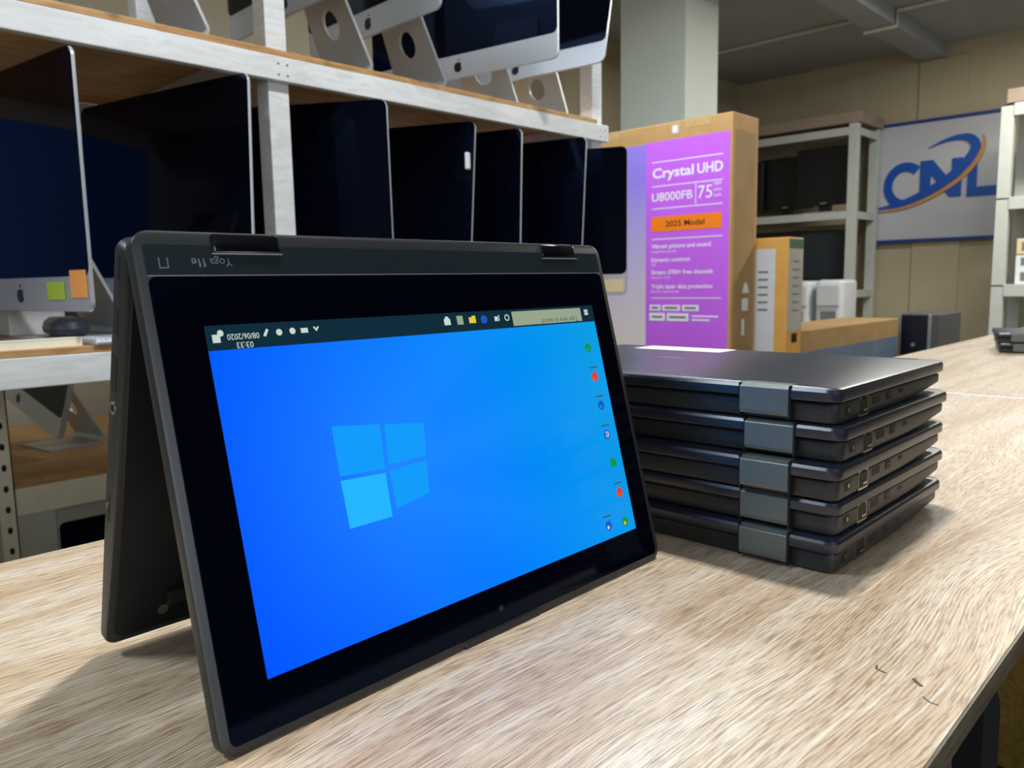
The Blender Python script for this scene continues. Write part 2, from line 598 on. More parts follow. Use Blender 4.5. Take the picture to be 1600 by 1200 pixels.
def laptop_base(root, m):
    bm = bmesh.new()
    slab(bm, LW - 2 * BI, LH - .0055, .006, [(.0030, .0132), (.0006, .0127), (0, .0116), (0, lambda y: base_z(y) + .0018), (.0005, lambda y: base_z(y) + .0006), (.0018, base_z)], ys=(.03, .06, .09, .14), m=Matrix.Translation((BI, 0, 0)))
    o = mesh_obj('base_shell', bm, CASE, root, m, True)
    # seam line round the base, hidden keyboard deck
    bm = bmesh.new()
    for r in range(5):
        for c in range(13):
            x = .018 + c * .0204
            box(bm, x, x + .0172, .100 + r * .0185, .100 + r * .0185 + .0155, .0132, .0146)
    mesh_obj('keyboard', bm, CASE2, o)
    mesh_obj('touchpad', bx(.102, .198, .022, .082, .0132, .0135), STRIP, o)
    # left-hand sockets (x = 0)
    def p(name, y, z, wy, hz, side=0, mat=DARK, lab=None):
        b = bmesh.new(); port(b, side * LW, y, z, wy, hz)
        q = mesh_obj(name, b, mat, o)
        return tag(q, lab) if lab else q
    p('power_socket', .185, .0077, .0085, .0056)
    b = bmesh.new(); port(b, 0, .1845, .0078, .0022, .0026, .0006); mesh_obj('power_pin', b, CHROME, o)
    q = p('network_socket', .1597, .0069, .0155, .0122, 0, CHROME, 'silver rimmed network socket')
    b = bmesh.new(); port(b, 0, .1597, .0072, .0131, .0100, .0004)
    port(b, 0, .1597, .0124, .006, .0016, .0004)
    mesh_obj('network_opening', b, DARK, o)
    b = bmesh.new(); port(b, 0, .1580, .0046, .0064, .0014, .0008); mesh_obj('network_latch', b, CHROME, o)
    p('video_socket', .1375, .0083, .0128, .0046)
    p('usb_socket', .1150, .0085, .0095, .0052)
    b = bmesh.new(); port(b, 0, .1150, .0092, .0068, .0012, .0004); mesh_obj('usb_tongue', b, CASE, o)
    p('lock_slot', .0905, .0090, .0075, .0026)
    # right-hand sockets (x = LW)
    p('card_slot', .1905, .0074, .0105, .0028, 1)
    p('usb_socket', .1675, .0074, .0120, .0044, 1)
    p('usb_socket', .1440, .0074, .0165, .0052, 1)
    b = bmesh.new()
    for k in range(1):
        prism(b, disc(.0030, 14), 0, .0004, frame((LW - BI - .0001, .1275, .0074), (0, 1, 0), (0, 0, 1)))
    mesh_obj('audio_socket', b, CHROME, o)
    b = bmesh.new(); prism(b, disc(.0018, 12), 0, .0004, frame((LW - BI + .0001, .1275, .0074), (0, 1, 0), (0, 0, 1))); mesh_obj('audio_hole', b, DARK, o)
    p('power_button', .0770, .0084, .0130, .0032, 1, CASE2)
    b = bmesh.new(); port(b, LW, .0780, .0084, .0030, .0016, .0007); mesh_obj('status_light', b, CHROME, o)
    # underside
    bm = bmesh.new()
    bz = lambda y: base_z(y + .0035)
    slab(bm, LW - 2 * BI - .006, LH - .0125, .007, [(.0002, lambda y: bz(y) + .0006), (0, lambda y: bz(y) - .0001), (.0005, lambda y: bz(y) - .0004)], ys=(.03, .06, .09, .14), m=Matrix.Translation((BI + .003, .0035, 0)))
    mesh_obj('bottom_cover', bm, CASE2, o, None, True)
    for x in (.03, LW - .03):
        for y in (.014, .187):
            b = bmesh.new(); prism(b, disc(.0028, 12, x, y), base_z(y) - .0006, base_z(y) + .0012); mesh_obj('screw', b, CHROME, o)
    for x in (.045, LW - .045):
        for y, h in ((.022, .0002), (.176, .0001)):
            mesh_obj('rubber_foot', bx(x - .014, x + .014, y - .004, y + .004, 0 if y > .1 else .0004, base_z(y) + .002, bev=.0006), RUBBER, o)
    return o


def laptop_lid(root, m, screen):
    bm = bmesh.new()
    slab(bm, LW, LH, .008, [(.0016, 0), (.0004, -.0004), (0, -.0012), (0, -.0058), (.0010, -.0076), (.0030, -.0085)])
    o = mesh_obj('lid_shell', bm, LIDTOP if not screen else CASE, root, m, True)
    if screen:
        bm = bmesh.new()
        slab(bm, LW - .0084, .1855, .0036, [(.0004, .0004), (0, .0001), (0, -.001)], m=Matrix.Translation((.0042, .0034, 0)))
        g = mesh_obj('glass_panel', bm, GLASS, root, m)
        bm = bmesh.new()
        slab(bm, LW - .0084, .0128, .0012, [(0, .00012), (0, -.001)], m=Matrix.Translation((.0042, .1892, 0)))
        hs = mesh_obj('hinge_strip', bm, STRIP, root, m)
        mesh_obj('seam_line', bx(.0045, LW - .0045, .1889, .1893, -.0003, .0004), SILV, hs)
        return hs, g
    return o, None


def hinges(root, m, closed):
    for x0 in (.0300, .2390):
        if closed:
            bm = bmesh.new()
            prof = [(.1975, .0229), (.2055, .0229), (.2090, .0210), (.2093, .0205), (.2093, .0062), (.2085, .0040), (.1975, .0020)]
            prism(bm, prof, 0, .0315, frame((x0, 0, 0), (0, 1, 0), (0, 0, 1)))
            h = mesh_obj('hinge', bm, HINGE, root, m)
            for xg in (x0 - .0012, x0 + .0315):
                mesh_obj('hinge_gap', bx(xg, xg + .0012, .196, .2085, .002, .0228), DARK, h)
        else:
            bm = bmesh.new()
            box(bm, x0 + .0026, x0 + .0346 - .0002, .1985, .2072, -.018, .0010, bev=.0016, seg=3)
            h = mesh_obj('hinge', bm, HINGED, root, m, True)
            mesh_obj('hinge_rim', bx(x0 + .0022, x0 + .0348, .1980, .1986, -.003, .0010), SILV, h)


# ---- the stack of five closed laptops
stack_first = thing('laptop', 'bottom closed black laptop of the stack of five, resting on the counter', 'laptop', (0.665, .1765, 0), R(90), 'closed laptops in the stack of five')
Mb = Matrix.Identity(4)
laptop_base(stack_first, Mb)
Ml = Matrix(((-1, 0, 0, LW), (0, 1, 0, 0), (0, 0, -1, .0144), (0, 0, 0, 1)))
laptop_lid(stack_first, Ml, False)
hinges(stack_first, Mb, True)
labs = ['second closed black laptop from the bottom of the stack of five',
        'middle closed black laptop of the stack of five, two above and two below it',
        'second closed black laptop from the top of the stack of five',
        'topmost closed black laptop of the stack of five, white sticker on its lid']
offs = [(.6670, .1762, -.3), (.6610, .1755, .2), (.6665, .1752, 0.1), (.6640, .1780, 0.2)]
tops = None
for k, (l, (x, y, a)) in enumerate(zip(labs, offs)):
    tops = dup(stack_first, l, (x, y, .02292 * (k + 1)), R(90 + a))
# sticker and badge on the topmost lid (lid outer face is z = .0229 in its own frame)
bm = bx(.172, .262, .004, .036, .02285, .02305)
tag(mesh_obj('sticker', bm, LABELW, tops), 'white paper sticker on lid')
bm = bx(.018, .034, .003, .010, .02285, .02305)
mesh_obj('badge', bm, CHROME, tops)
bm = bx(.09, .16, .055, .063, .02287, .02296)
mesh_obj('scuff', bx(.172, .196, .095, .098, .02287, .02296), GREY, tops)
bm.free()

# ---- two more closed laptops farther along
f1 = dup(stack_first, 'lower of the two closed laptops on the farther counter', (2.335, .21, .0), R(105))
f1['group'] = 'closed laptops on the farther counter'
f2 = dup(stack_first, 'upper of the two closed laptops on the farther counter', (2.330, .214, .02292), R(105))
f2['group'] = 'closed laptops on the farther counter'

# ---- the laptop standing like a tent
AZ = 0.0072
tent = thing('laptop', 'open charcoal laptop standing like a tent, blue desktop on its upside-down screen', 'laptop', (.1228, .2736, .0007), AZ)
TL = 0.2431
ml = frame((0, 0, 0.0), (1, 0, 0), (0, math.sin(TL), math.cos(TL)))
lid, glass = laptop_lid(tent, ml, True)
hinges(tent, ml, False)
# keyboard half behind it: turned right round, underside towards the lid back
tb = R(17.3)
LB = .208
yb0 = .1204
mb = frame((LW, yb0, .0032), (-1, 0, 0), (0, -math.sin(tb), math.cos(tb)))
laptop_base(tent, mb)

# ---- picture on the screen (gives off light)
dm = bpy.data.materials.new('lit_desktop_picture')
dm.use_nodes = True
nt = dm.node_tree; N = nt.nodes; L = nt.links
b = N['Principled BSDF']
b.inputs['Base Color'].default_value = (0, 0, 0, 1)
b.inputs['Roughness'].default_value = 0.08
b.inputs['Specular IOR Level'].default_value = 0.3
tc = N.new('ShaderNodeTexCoord')
sx = N.new('ShaderNodeSeparateXYZ'); L.new(tc.outputs['Object'], sx.inputs[0])


def mth(op, a, bb=None, c=None):
    n = N.new('ShaderNodeMath'); n.operation = op
    for i, v in enumerate((a, bb, c)):
        if v is None: continue
        if isinstance(v, (int, float)): n.inputs[i].default_value = v
        else: L.new(v, n.inputs[i])
    return n.outputs[0]


u = mth('DIVIDE', mth('SUBTRACT', sx.outputs['X'], .0232), .2564)
v = mth('DIVIDE', mth('SUBTRACT', sx.outputs['Y'], .0235), .1442)
# light pours from the window mark towards the right; darker blue lower left
t = mth('ADD', mth('MULTIPLY', u, 0.85), mth('MULTIPLY', v, 0.12))
ramp = N.new('ShaderNodeValToRGB')
els = ramp.color_ramp.elements
els[0].position = 0.0; els[0].color = lin((0, 82, 255))
els[1].position = 1.0; els[1].color = lin((16, 160, 226))
for pos, c in ((.22, (0, 98, 255)), (.45, (0, 122, 255)), (.68, (0, 142, 244))):
    e = els.new(pos); e.color = lin(c)
L.new(t, ramp.inputs['Fac'])
# beams fanning out from the mark
ang = mth('ARCTAN2', mth('SUBTRACT', v, .47), mth('SUBTRACT', u, .16))
wv = mth('MULTIPLY', mth('ADD', mth('SINE', mth('MULTIPLY', ang, 9.0)), 1.0), 0.5)
dx = mth('SUBTRACT', u, .30); dy = mth('MULTIPLY', mth('SUBTRACT', v, .49), .56)
dist = mth('SQRT', mth('ADD', mth('MULTIPLY', dx, dx), mth('MULTIPLY', dy, dy)))
glow = mth('POWER', mth('MAXIMUM', mth('SUBTRACT', 1.0, mth('MULTIPLY', dist, 2.1)), 0.0), 1.6)
gl = mth('ADD', mth('MULTIPLY', glow, 0.30), mth('MULTIPLY', wv, mth('MULTIPLY', mth('MINIMUM', mth('MAXIMUM', mth('MULTIPLY', mth('SUBTRACT', u, .2), 3.0), 0.0), 1.0), 0.06)))
mix = N.new('ShaderNodeMixRGB'); mix.inputs['Color2'].default_value = lin((60, 175, 255))
L.new(gl, mix.inputs['Fac']); L.new(ramp.outputs['Color'], mix.inputs['Color1'])
L.new(mix.outputs['Color'], b.inputs['Emission Color'])
b.inputs['Emission Strength'].default_value = 1.0

Z1 = .00055
disp = mesh_obj('display', bx(.0232, .2796, .0235, .1677, .0003, Z1), dm, glass)
Z2 = Z1 + .0001


def lit(name, rgb, e=1.0):
    return pm(name, rgb, 0.12, 0, 0, emit=e)


LWIN = lit('lit_mark_cyan', (18, 156, 252))
LWIN2 = lit('lit_mark_bright', (36, 182, 255))
LTASK = lit('lit_taskbar', (16, 44, 58))
LSEARCH = lit('lit_search_field', (150, 165, 140))
LWH = lit('lit_white', (200, 214, 205))
LGR = lit('lit_green', (20, 150, 70))
LRED = lit('lit_red', (222, 62, 48))
LOR = lit('lit_orange', (240, 90, 40))
LBL = lit('lit_blue', (20, 90, 200))
LYE = lit('lit_yellow', (230, 200, 60))
LDT = lit('lit_dim_text', (70, 90, 84))
LCY = lit('lit_teal', (30, 150, 190))


def flat(bm, pts, z=Z2, t=.00006):
    prism(bm, [(x / 1000.0, y / 1000.0) for x, y in pts], z, z + t)


def rct(x0, x1, y0, y1):
    return [(x0, y0), (x1, y0), (x1, y1), (x0, y1)]


bm = bmesh.new(); flat(bm, rct(23.0, 279.8, 157.4, 167.9)); tk = mesh_obj('taskbar', bm, LTASK, glass)
Z3 = Z2 + .0001
bm = bmesh.new(); flat(bm, rct(204.4, 267.0, 158.3, 166.6), Z3); mesh_obj('search_field', bm, LSEARCH, glass)


def flipm(x, y, z=Z3):          # the picture is seen upside down: text runs towards -x, up is -y
    return frame((x / 1000.0, y / 1000.0, z), (-1, 0, 0), (0, -1, 0))


mesh_obj('search_text', text_bm('Type here to search', .0042, flipm(263, 161.2, Z3 + .0001)), LDT, glass)
bm = text_bm('03:33', .0036, flipm(43.2, 160.2), fit=.0075)
mesh_obj('clock', bm, LWH, glass)
bm = text_bm('08/06/2020', .0036, flipm(46.6, 163.9), fit=.0145)
mesh_obj('date', bm, LWH, glass)

bm = bmesh.new()
for x, y in ((56.2, 163.4), (62.8, 163.6)):
    flat(bm, disc(1.5, 10, x, y), Z3)
flat(bm, rct(67.0, 70.6, 162.4, 164.6), Z3)
flat(bm, [(76.5, 164.6), (75.0, 162.8), (73.5, 164.6), (74.1, 165.1), (75.0, 164.0), (75.9, 165.1)], Z3)
flat(bm, [(49.6, 161.8), (51.3, 164.8), (50.3, 165.3), (48.4, 162.4)], Z3)
mesh_obj('tray_icons', bm, LWH, glass)
bm = bmesh.new(); flat(bm, rct(25.6, 29.0, 160.6, 164.0), Z3); flat(bm, disc(1.4, 12, 29.4, 164.5), Z3); mesh_obj('notice_icon', bm, LWH, glass)
bm = bmesh.new()
for i in (0, 1):
    for j in (0, 1):
        flat(bm, rct(270.6 + i * 1.9, 272.2 + i * 1.9, 161.8 + j * 1.9, 163.4 + j * 1.9), Z3)
mesh_obj('start_icon', bm, LWH, glass)
bm = bmesh.new(); flat(bm, rct(152.4, 156.8, 161.4, 164.6), Z3); flat(bm, disc(1.5, 12, 154.6, 164.6), Z3); mesh_obj('taskbar_icon', bm, LWH, glass)
bm = bmesh.new(); flat(bm, rct(161.6, 166.0, 161.2, 166.0), Z3); mesh_obj('taskbar_icon', bm, LSEARCH, glass)
bm = bmesh.new(); flat(bm, rct(170.4, 175.4, 161.6, 164.8), Z3); flat(bm, rct(172.8, 175.4, 164.8, 165.6), Z3); mesh_obj('taskbar_icon', bm, LYE, glass)
bm = bmesh.new(); flat(bm, disc(2.4, 16, 181.7, 163.2), Z3); mesh_obj('taskbar_icon', bm, LBL, glass)
bm = bmesh.new(); flat(bm, rct(190.0, 192.6, 161.8, 164.4), Z3); flat(bm, rct(193.2, 193.8, 161.8, 165.2), Z3); mesh_obj('taskbar_icon', bm, LWH, glass)
bm = bmesh.new()
ro, ri = disc(1.9, 16, 200.0, 163.4), disc(1.3, 16, 200.0, 163.4)
for i in range(16):
    j = (i + 1) % 16
    flat(bm, [ro[i], ro[j], ri[j], ri[i]], Z3)
mesh_obj('taskbar_icon', bm, LWH, glass)
for q in ([(73.6, 119.0), (99.9, 116.2), (98.0, 95.2), (73.2, 96.2)], [(102.4, 115.9), (126.2, 113.2), (123.8, 97.2), (100.8, 96.6)],
          [(73.1, 94.2), (97.9, 93.3), (97.3, 72.6), (73.4, 72.4)], [(100.7, 93.6), (123.6, 94.9), (121.4, 79.0), (100.6, 75.6)]):
    bm = bmesh.new(); flat(bm, q); mesh_obj('window_mark_pane', bm, LWIN if q[0][0] > 80 or q[0][1] > 100 else LWIN2, glass)
for x, y, mt, mt2 in ((267.3, 141.0, LGR, LCY), (268.5, 122.4, LRED, LOR), (269.1, 104.0, LBL, LCY), (269.0, 85.3, LBL, LWH), (269.8, 67.5, LGR, LGR), (270.2, 48.5, LRED, LOR), (253.2, 31.2, LBL, LWH), (269.9, 30.2, LGR, LYE)):
    bm = bmesh.new(); flat(bm, disc(3.0, 18, x, y))
    ic = mesh_obj('desktop_icon', bm, mt, glass)
    bm = bmesh.new()
    if mt2 is LWH and y > 60:
        merge(bm, text_bm('e', .0085, flipm(x + 2.4, y + 2.0)))
    else:
        flat(bm, disc(1.1, 12, x - .6, y - .9), Z3)
    mesh_obj('icon_detail', bm, mt2, glass)
    bm = bmesh.new(); flat(bm, rct(x - 4, x + 4, y + 5.4, y + 6.3)); mesh_obj('icon_caption', bm, LDT if mt is not LGR else LCY, glass)
# lettering on the hinge strip, camera eye
PRINT = pm('grey_lettering', (120, 132, 136), 0.4, 0, 0)
bm = text_bm('Yoga', .0050, flipm(40.6, 196.4, .00014), fit=.0098)
one = [(.0001, .0027), (.0006, .0031), (.0006, 0), (.0010, 0), (.0010, .0037), (.0007, .0037), (.0001, .0032)]
for dx_ in (.0116, .0136):
    prism(bm, [(px + dx_, py) for px, py in one], 0, .00003, flipm(40.6, 196.4, .00014))
merge(bm, text_bm('e', .0050, flipm(40.6 - 15.4, 196.4, .00014), fit=.0022))
mesh_obj('model_lettering', bm, PRINT, lid)
bm = bmesh.new()
for r_ in (rct(9.6, 10.0, 192.4, 196.6), rct(9.6, 13.4, 192.2, 192.6), rct(13.0, 13.4, 192.4, 196.6)):
    flat(bm, r_, .00014)
mesh_obj('strip_mark', bm, PRINT, lid)
bm = bmesh.new(); flat(bm, disc(1.6, 16, 154, 11.5), .00042); mesh_obj('webcam', bm, STRIP, glass)
mesh_obj('lid_lip', bx(.1265, .1815, -.0006, .0030, -.0046, .0002, bev=.0004), CASE, tent, ml)

# ------------------------------------------------------------------ all-in-one computers
def apple_outline(s):
    pts = []
    for i in range(28):
        a = PI / 2 + 2 * PI * i / 28
        r = 1.0 - .16 * math.exp(-((math.sin(a) - 1) / .12) ** 2) - .07 * math.exp(-((math.sin(a) + 1) / .1) ** 2)
        x, y = r * math.cos(a) * .92, r * math.sin(a)
        if (x - 1.05) ** 2 + (y - .15) ** 2 < .42 ** 2:
            k = .42 / math.sqrt((x - 1.05) ** 2 + (y - .15) ** 2)
            x, y = 1.05 + (x - 1.05) * k, .15 + (y - .15) * k
        pts.append((x * s, y * s))
    return pts


def imac(label, near, az, W=.54, H=.432, chin=.061, gap=.058, tilt=0.0, slope=.05, shelf=.084, group=None, logo=True, neck_w=(.13, .185), roll=0.0, stand=True, foot=.14, edge=.0055, glassmat=None):
    """near: world xy of the near lower screen corner; az: world direction (deg) from the near to the far corner; stands on shelf z"""
    a = R(az + 180)
    rx = Vector((math.cos(a), math.sin(a), 0))
    root_xy = Vector((near[0], near[1], 0)) - rx * (W / 2)
    t = thing('all_in_one_computer', label, 'computer', (root_xy.x, root_xy.y, shelf), a, group)
    zt = gap + H
    pivot = Vector((0, .03, gap))
    T = Matrix.Translation(pivot) @ Matrix.Rotation(R(-tilt), 4, 'X') @ Matrix.Translation(-pivot)
    pr = Vector((0, .02, gap + H / 2))
    T = T @ Matrix.Translation(pr) @ Matrix.Rotation(R(roll), 4, 'Y') @ Matrix.Translation(-pr)
    # body frame: slab is built in x (width) / y (height), z = depth -> map to x, z, y
    B = T @ Matrix(((1, 0, 0, -W / 2), (0, 0, 1, 0), (0, 1, 0, gap), (0, 0, 0, 1)))
    bm = bmesh.new()
    ci = W * .16
    slab(bm, W, H, .017, [(.0012, 0), (0, .0012), (0, edge), (.012, edge + .003), (ci * .5, edge + .0155), (ci, edge + .0245), (ci * 1.45, edge + .0305)], m=B, n=5)
    sh = mesh_obj('housing', bm, ALU, t, None, True)
    bm = bmesh.new()
    slab(bm, W - .002, H - chin, .016, [(.0004, -.0012), (0, -.0009), (0, .0006)], m=B @ Matrix.Translation((.001, chin, 0)), n=5)
    for v_ in bm.verts:
        pass
    mesh_obj('screen_glass', bm, glassmat or GLASS, t)
    if logo:
        s = chin * .23
        bm = bmesh.new()
        Mz = B @ Matrix.Translation((W / 2, chin * .47, -.0006)) @ Matrix.Scale(1, 4)
        prism(bm, apple_outline(s), -.0002, .0008, Mz)
        leaf = [(.02 * s, 1.05 * s), (.10 * s, 1.36 * s), (.34 * s, 1.52 * s), (.28 * s, 1.2 * s)]
        prism(bm, leaf, -.0002, .0008, Mz)
        mesh_obj('chin_logo', bm, BLK, t)
    if not stand:
        return t
    # stand: bent sheet, neck with a round hole
    th = .007
    w0, w1 = neck_w
    hz = min(.115, gap + .045)       # hole centre height
    top_z = gap + H * .52
    ytop, ybot = .036, .036 + slope

    def wid(z): return w1 + (w0 - w1) * min(1, max(0, z / top_z))
    def yat(z): return ytop + (ybot - ytop) * (1 - z / top_z)
    bm = bmesh.new()
    hr = .028
    cols = 24
    hole = [(hr * math.cos(2 * PI * i / cols), hz + hr * 1.05 * math.sin(2 * PI * i / cols)) for i in range(cols)]
    za, zb_ = hz - .045, hz + .045
    outer = []
    for i in range(cols):
        c, s = math.cos(2 * PI * i / cols), math.sin(2 * PI * i / cols)
        k = 1 / max(abs(c), abs(s))
        z = hz + .045 * s * k
        outer.append((c * k * wid(z) / 2, z))

    def P(x, z, back): return bm.verts.new((x, yat(z) + (th if back else 0), z))
    fr = [[P(x, z, 0) for x, z in hole], [P(x, z, 0) for x, z in outer]]
    bk = [[P(x, z, 1) for x, z in hole], [P(x, z, 1) for x, z in outer]]
    for q in (fr, bk):
        for i in range(cols):
            j = (i + 1) % cols
            bm.faces.new((q[0][i], q[0][j], q[1][j], q[1][i]))
    for i in range(cols):
        j = (i + 1) % cols
        bm.faces.new((fr[0][i], fr[0][j], bk[0][j], bk[0][i]))
    def seg(z0, z1):
        a0 = wid(z0) / 2; a1 = wid(z1) / 2
        v = [P(-a0, z0, 0), P(a0, z0, 0), P(a1, z1, 0), P(-a1, z1, 0), P(-a0, z0, 1), P(a0, z0, 1), P(a1, z1, 1), P(-a1, z1, 1)]
        for f in ((0, 1, 2, 3), (4, 5, 6, 7), (0, 3, 7, 4), (1, 2, 6, 5), (0, 1, 5, 4), (2, 3, 7, 6)):
            bm.faces.new([v[k] for k in f])
    seg(zb_, top_z)
    for sgn in (1, -1):
        pass
    # side walls of the holed zone
    for i in range(cols):
        j = (i + 1) % cols
        bm.faces.new((fr[1][i], fr[1][j], bk[1][j], bk[1][i]))
    rb = .022
    if za > rb + .002: seg(rb + .0, za)
    zlow = rb if za > rb + .002 else za
    # bend and foot
    prof = []
    yb = yat(zlow)
    nb = 6
    for i in range(nb + 1):
        a_ = PI / 2 * i / nb
        prof.append((yb + th - (zlow - 0) * (1 - math.cos(a_)), zlow - zlow * math.sin(a_)))
    prof.append((yb + th - zlow - foot, 0))
    prof.append((yb + th - zlow - foot, th * .7))
    for i in range(nb, -1, -1):
        a_ = PI / 2 * i / nb
        rr_ = max(zlow - th, .001)
        prof.append((yb - rr_ * (1 - math.cos(a_)) , zlow - rr_ * math.sin(a_)))
    prism(bm, [(q[0], q[1]) for q in prof], -w1 / 2, w1 / 2, Matrix(((0, 0, 1, 0), (1, 0, 0, 0), (0, 1, 0, 0), (0, 0, 0, 1))))
    mesh_obj('stand', bm, ALUD, t)
    return t


G1 = 'all-in-one computers standing side on along the lower shelf'
imac('leftmost slim computer on the lower shelf, green and orange notes on its silver chin', (.476, 1.435), 97.5, group=G1, slope=.125)
imac('wide black-screened computer on the lower shelf just left of the middle post', (.753, 1.402), 102.5, tilt=2, group=G1)
imac('black-screened computer just right of the middle post, squarest to the viewer', (1.097, 1.41), 123, tilt=-2, group=G1)
c4 = imac('narrow black screen with light tape bump, second computer right of the middle post', (1.330, 1.418), 116, tilt=9, group=G1)
imac('third black-screened computer right of the middle post on the lower shelf', (1.520, 1.43), 108.5, tilt=4, group=G1)
imac('fourth black-screened computer right of the middle post, left of the end post', (1.722, 1.39), 106, tilt=7, group=G1)
c7 = imac('rightmost computer on the lower shelf, chin coloured cream as if warmly lit, in front of the purple carton', (1.900, 1.36), 115, tilt=1, gap=.052, H=.422, group=G1, foot=.05, slope=.03)

mesh_obj('tape_tab', bx(.266, .276, -.004, .012, .365, .405, bev=.003), LABELW, c4)
mesh_obj('chin_warm_light', bx(.150, .262, -.0022, -.0004, .062, .098), YELL, c7)  # cream panel: warm light on the chin put into its colour
G2 = 'all-in-one computers on the upper shelf'
US = .645
imac('leftmost computer on the upper shelf, only its silver stand in view', (.585, 1.32), 90, .528, .36, gap=.11, shelf=US, group=G2, slope=.125)
imac('computer on the upper shelf whose silver chin passes behind the middle post', (.955, 1.32), 88.5, .528, .36, gap=.11, shelf=US, group=G2, slope=.125)
imac('upper shelf computer with rounded silver chin just right of the middle post', (1.173, 1.32), 88.5, .528, .36, gap=.113, shelf=US, group=G2, slope=.125)
imac('upper shelf computer with large dark screen and black fruit logo on its chin', (1.555, 1.32), 99, .628, .40, gap=.081, shelf=US, group=G2, slope=.125)
imac('rearmost upper shelf computer, tilted back beside the end post', (1.79, 1.36), 97, .60, .40, gap=.115, tilt=14, shelf=US, group=G2, slope=.125)

# sticky notes on the first computer's chin
def on_chin(d, z, P=(.476, 1.435), az=97.5):
    a = R(az)
    return Vector((P[0] + d * math.cos(a), P[1] + d * math.sin(a), z)) + Vector((-math.sin(a), math.cos(a), 0)) * .0012


for nm, lab, mt, (d0, d1, z0, z1) in (('sticky_note', 'lime green note stuck on the silver chin of the leftmost computer', GREENN, (.155, .090, .163, .194)),
                                      ('sticky_note', 'orange note stuck near the corner of the leftmost computer chin', ORANGEN, (.066, .010, .166, .213))):
    o_ = on_chin(d0, z0)
    a = R(97.5 + 180)
    m_ = frame(o_, (math.cos(a), math.sin(a), 0), (0, 0, 1))
    bm = bx(0, d0 - d1, 0, z1 - z0, 0, .0012)
    tag(mesh_obj(nm, bm, mt, None, m_), lab, 'note', 'sticky notes')

# keyboard, strip, mouse on the lower shelf
t = thing('keyboard', 'thin silver keyboard lying on the lower shelf between the leftmost two computers', 'keyboard', (.592, 1.508, .084), R(0))
mesh_obj('keyboard_body', bx(-.11, .11, -.055, .055, 0, .009, bev=.003), ALU, t)
bm = bmesh.new()
for r_ in range(5):
    for c_ in range(12):
        box(bm, -.106 + c_ * .0178, -.106 + c_ * .0178 + .015, -.048 + r_ * .0195, -.048 + r_ * .0195 + .016, .009, .0115)
mesh_obj('keys', bm, WPLAS, t)
t = thing('cable_trunking', 'white square plastic trunking lying along the lower shelf edge', 'trunking', (.395, 1.490, .084), R(3))
bm = bmesh.new()
for b_ in ((-.22, .075, -.011, .011, 0, .002), (-.22, .075, -.011, -.009, .002, .013), (-.22, .075, .009, .011, .002, .013), (-.22, .075, -.0115, .0115, .013, .015)):
    box(bm, *b_)
mesh_obj('duct', bm, CREAM, t)
mesh_obj('hollow', bx(.0745, .0752, -.009, .009, .002, .013), DARK, t)
bm = bmesh.new()
slab(bm, .17, .07, .033, [(.012, .0), (.002, .006), (0, .016), (.004, .028), (.014, .036)], m=Matrix.Translation((-.085, -.035, 0)))
tag(mesh_obj('speaker', bm, pm('dark_grey_plastic', (52, 58, 68), .35, 0, .05), None, Matrix.Translation((.512, 1.70, .0912)) @ Matrix.Rotation(R(80), 4, 'Z'), True), 'dark grey rounded speaker lying under the leftmost computer screen', 'speaker')
tag(mesh_obj('box', bx(.47, .58, 1.92, 2.04, .084, .16, bev=.004), LABELW), 'small white carton behind the leftmost computer on the lower shelf', 'box')

# ------------------------------------------------------------------ the near white timber rack
YS = 1.46
t = thing('shelving_rack', 'white painted timber rack with plywood shelves full of computers', 'rack', (.9, 1.8, ZF))


def part(name, x0, x1, y0, y1, z0, z1, mat, root=t, bev=.002):
    l = root.location
    return mesh_obj(name, bx(x0 - l.x, x1 - l.x, y0 - l.y, y1 - l.y, z0 - l.z, z1 - l.z, bev=bev), mat, root)


for x in (-.36, .852, 1.895):
    part('post', x, x + .046, YS + .02, YS + .066, ZF, 1.66, WPAINT)
    part('post', x, x + .046, 2.09, 2.136, ZF, 1.66, WPAINT)
for z0, z1 in ((.585, .632), (.021, .072)):
    part('front_rail', -.40, 1.948, YS, YS + .02, z0, z1, WPAINT)
    part('rear_rail', -.40, 1.948, 2.136, 2.156, z0, z1, WPAINT)
    part('shelf_board', -.40, 1.894, YS + .0005, 2.135, z1, z1 + .012, PLY, bev=.001)
    for x in (-.31, .80, 1.87):
        part('bearer', x, x + .022, YS + .02, 2.136, z0 + .005, z1, WPAINT)
for x in (.865, .885, 1.908, 1.930):
    for z in (.596, .617):
        bm = bmesh.new()
        prism(bm, disc(.0022, 8, x - .9, z - ZF), 0, .0004, frame((0, YS - 1.8 + .0001, 0), (1, 0, 0), (0, 0, 1)))
        mesh_obj('screw', bm, DARK, t)

# ------------------------------------------------------------------ the rear rack behind, low down, with its computers
t2 = thing('shelving_rack', 'cream slotted-angle rack behind, seen low at the left edge', 'rack', (.9, 2.5, ZF))
bm = bmesh.new()
box(bm, .478, .514, 2.19, 2.193, ZF, -.02); box(bm, .511, .514, 2.19, 2.226, ZF, -.02)
for v_ in bm.verts: v_.co -= Vector((.9, 2.5, ZF))
po = mesh_obj('post', bm, CREAM, t2)
for i in range(14):
    bm = bmesh.new()
    prism(bm, disc(.0055, 10, .496 - .9, -.09 - i * .052 - ZF, .009), 0, .0006, frame((0, 2.1895 - 2.5, 0), (1, 0, 0), (0, 0, 1)))
    mesh_obj('slot', bm, DARK, po)
part('post', 2.0, 2.036, 2.19, 2.226, ZF, -.02, CREAM, t2)
part('front_rail', .515, 2.0, 2.195, 2.215, -.372, -.303, CREAM, t2)
part('shelf_board', .515, 2.0, 2.196, 3.10, -.303, -.283, PLY, t2)
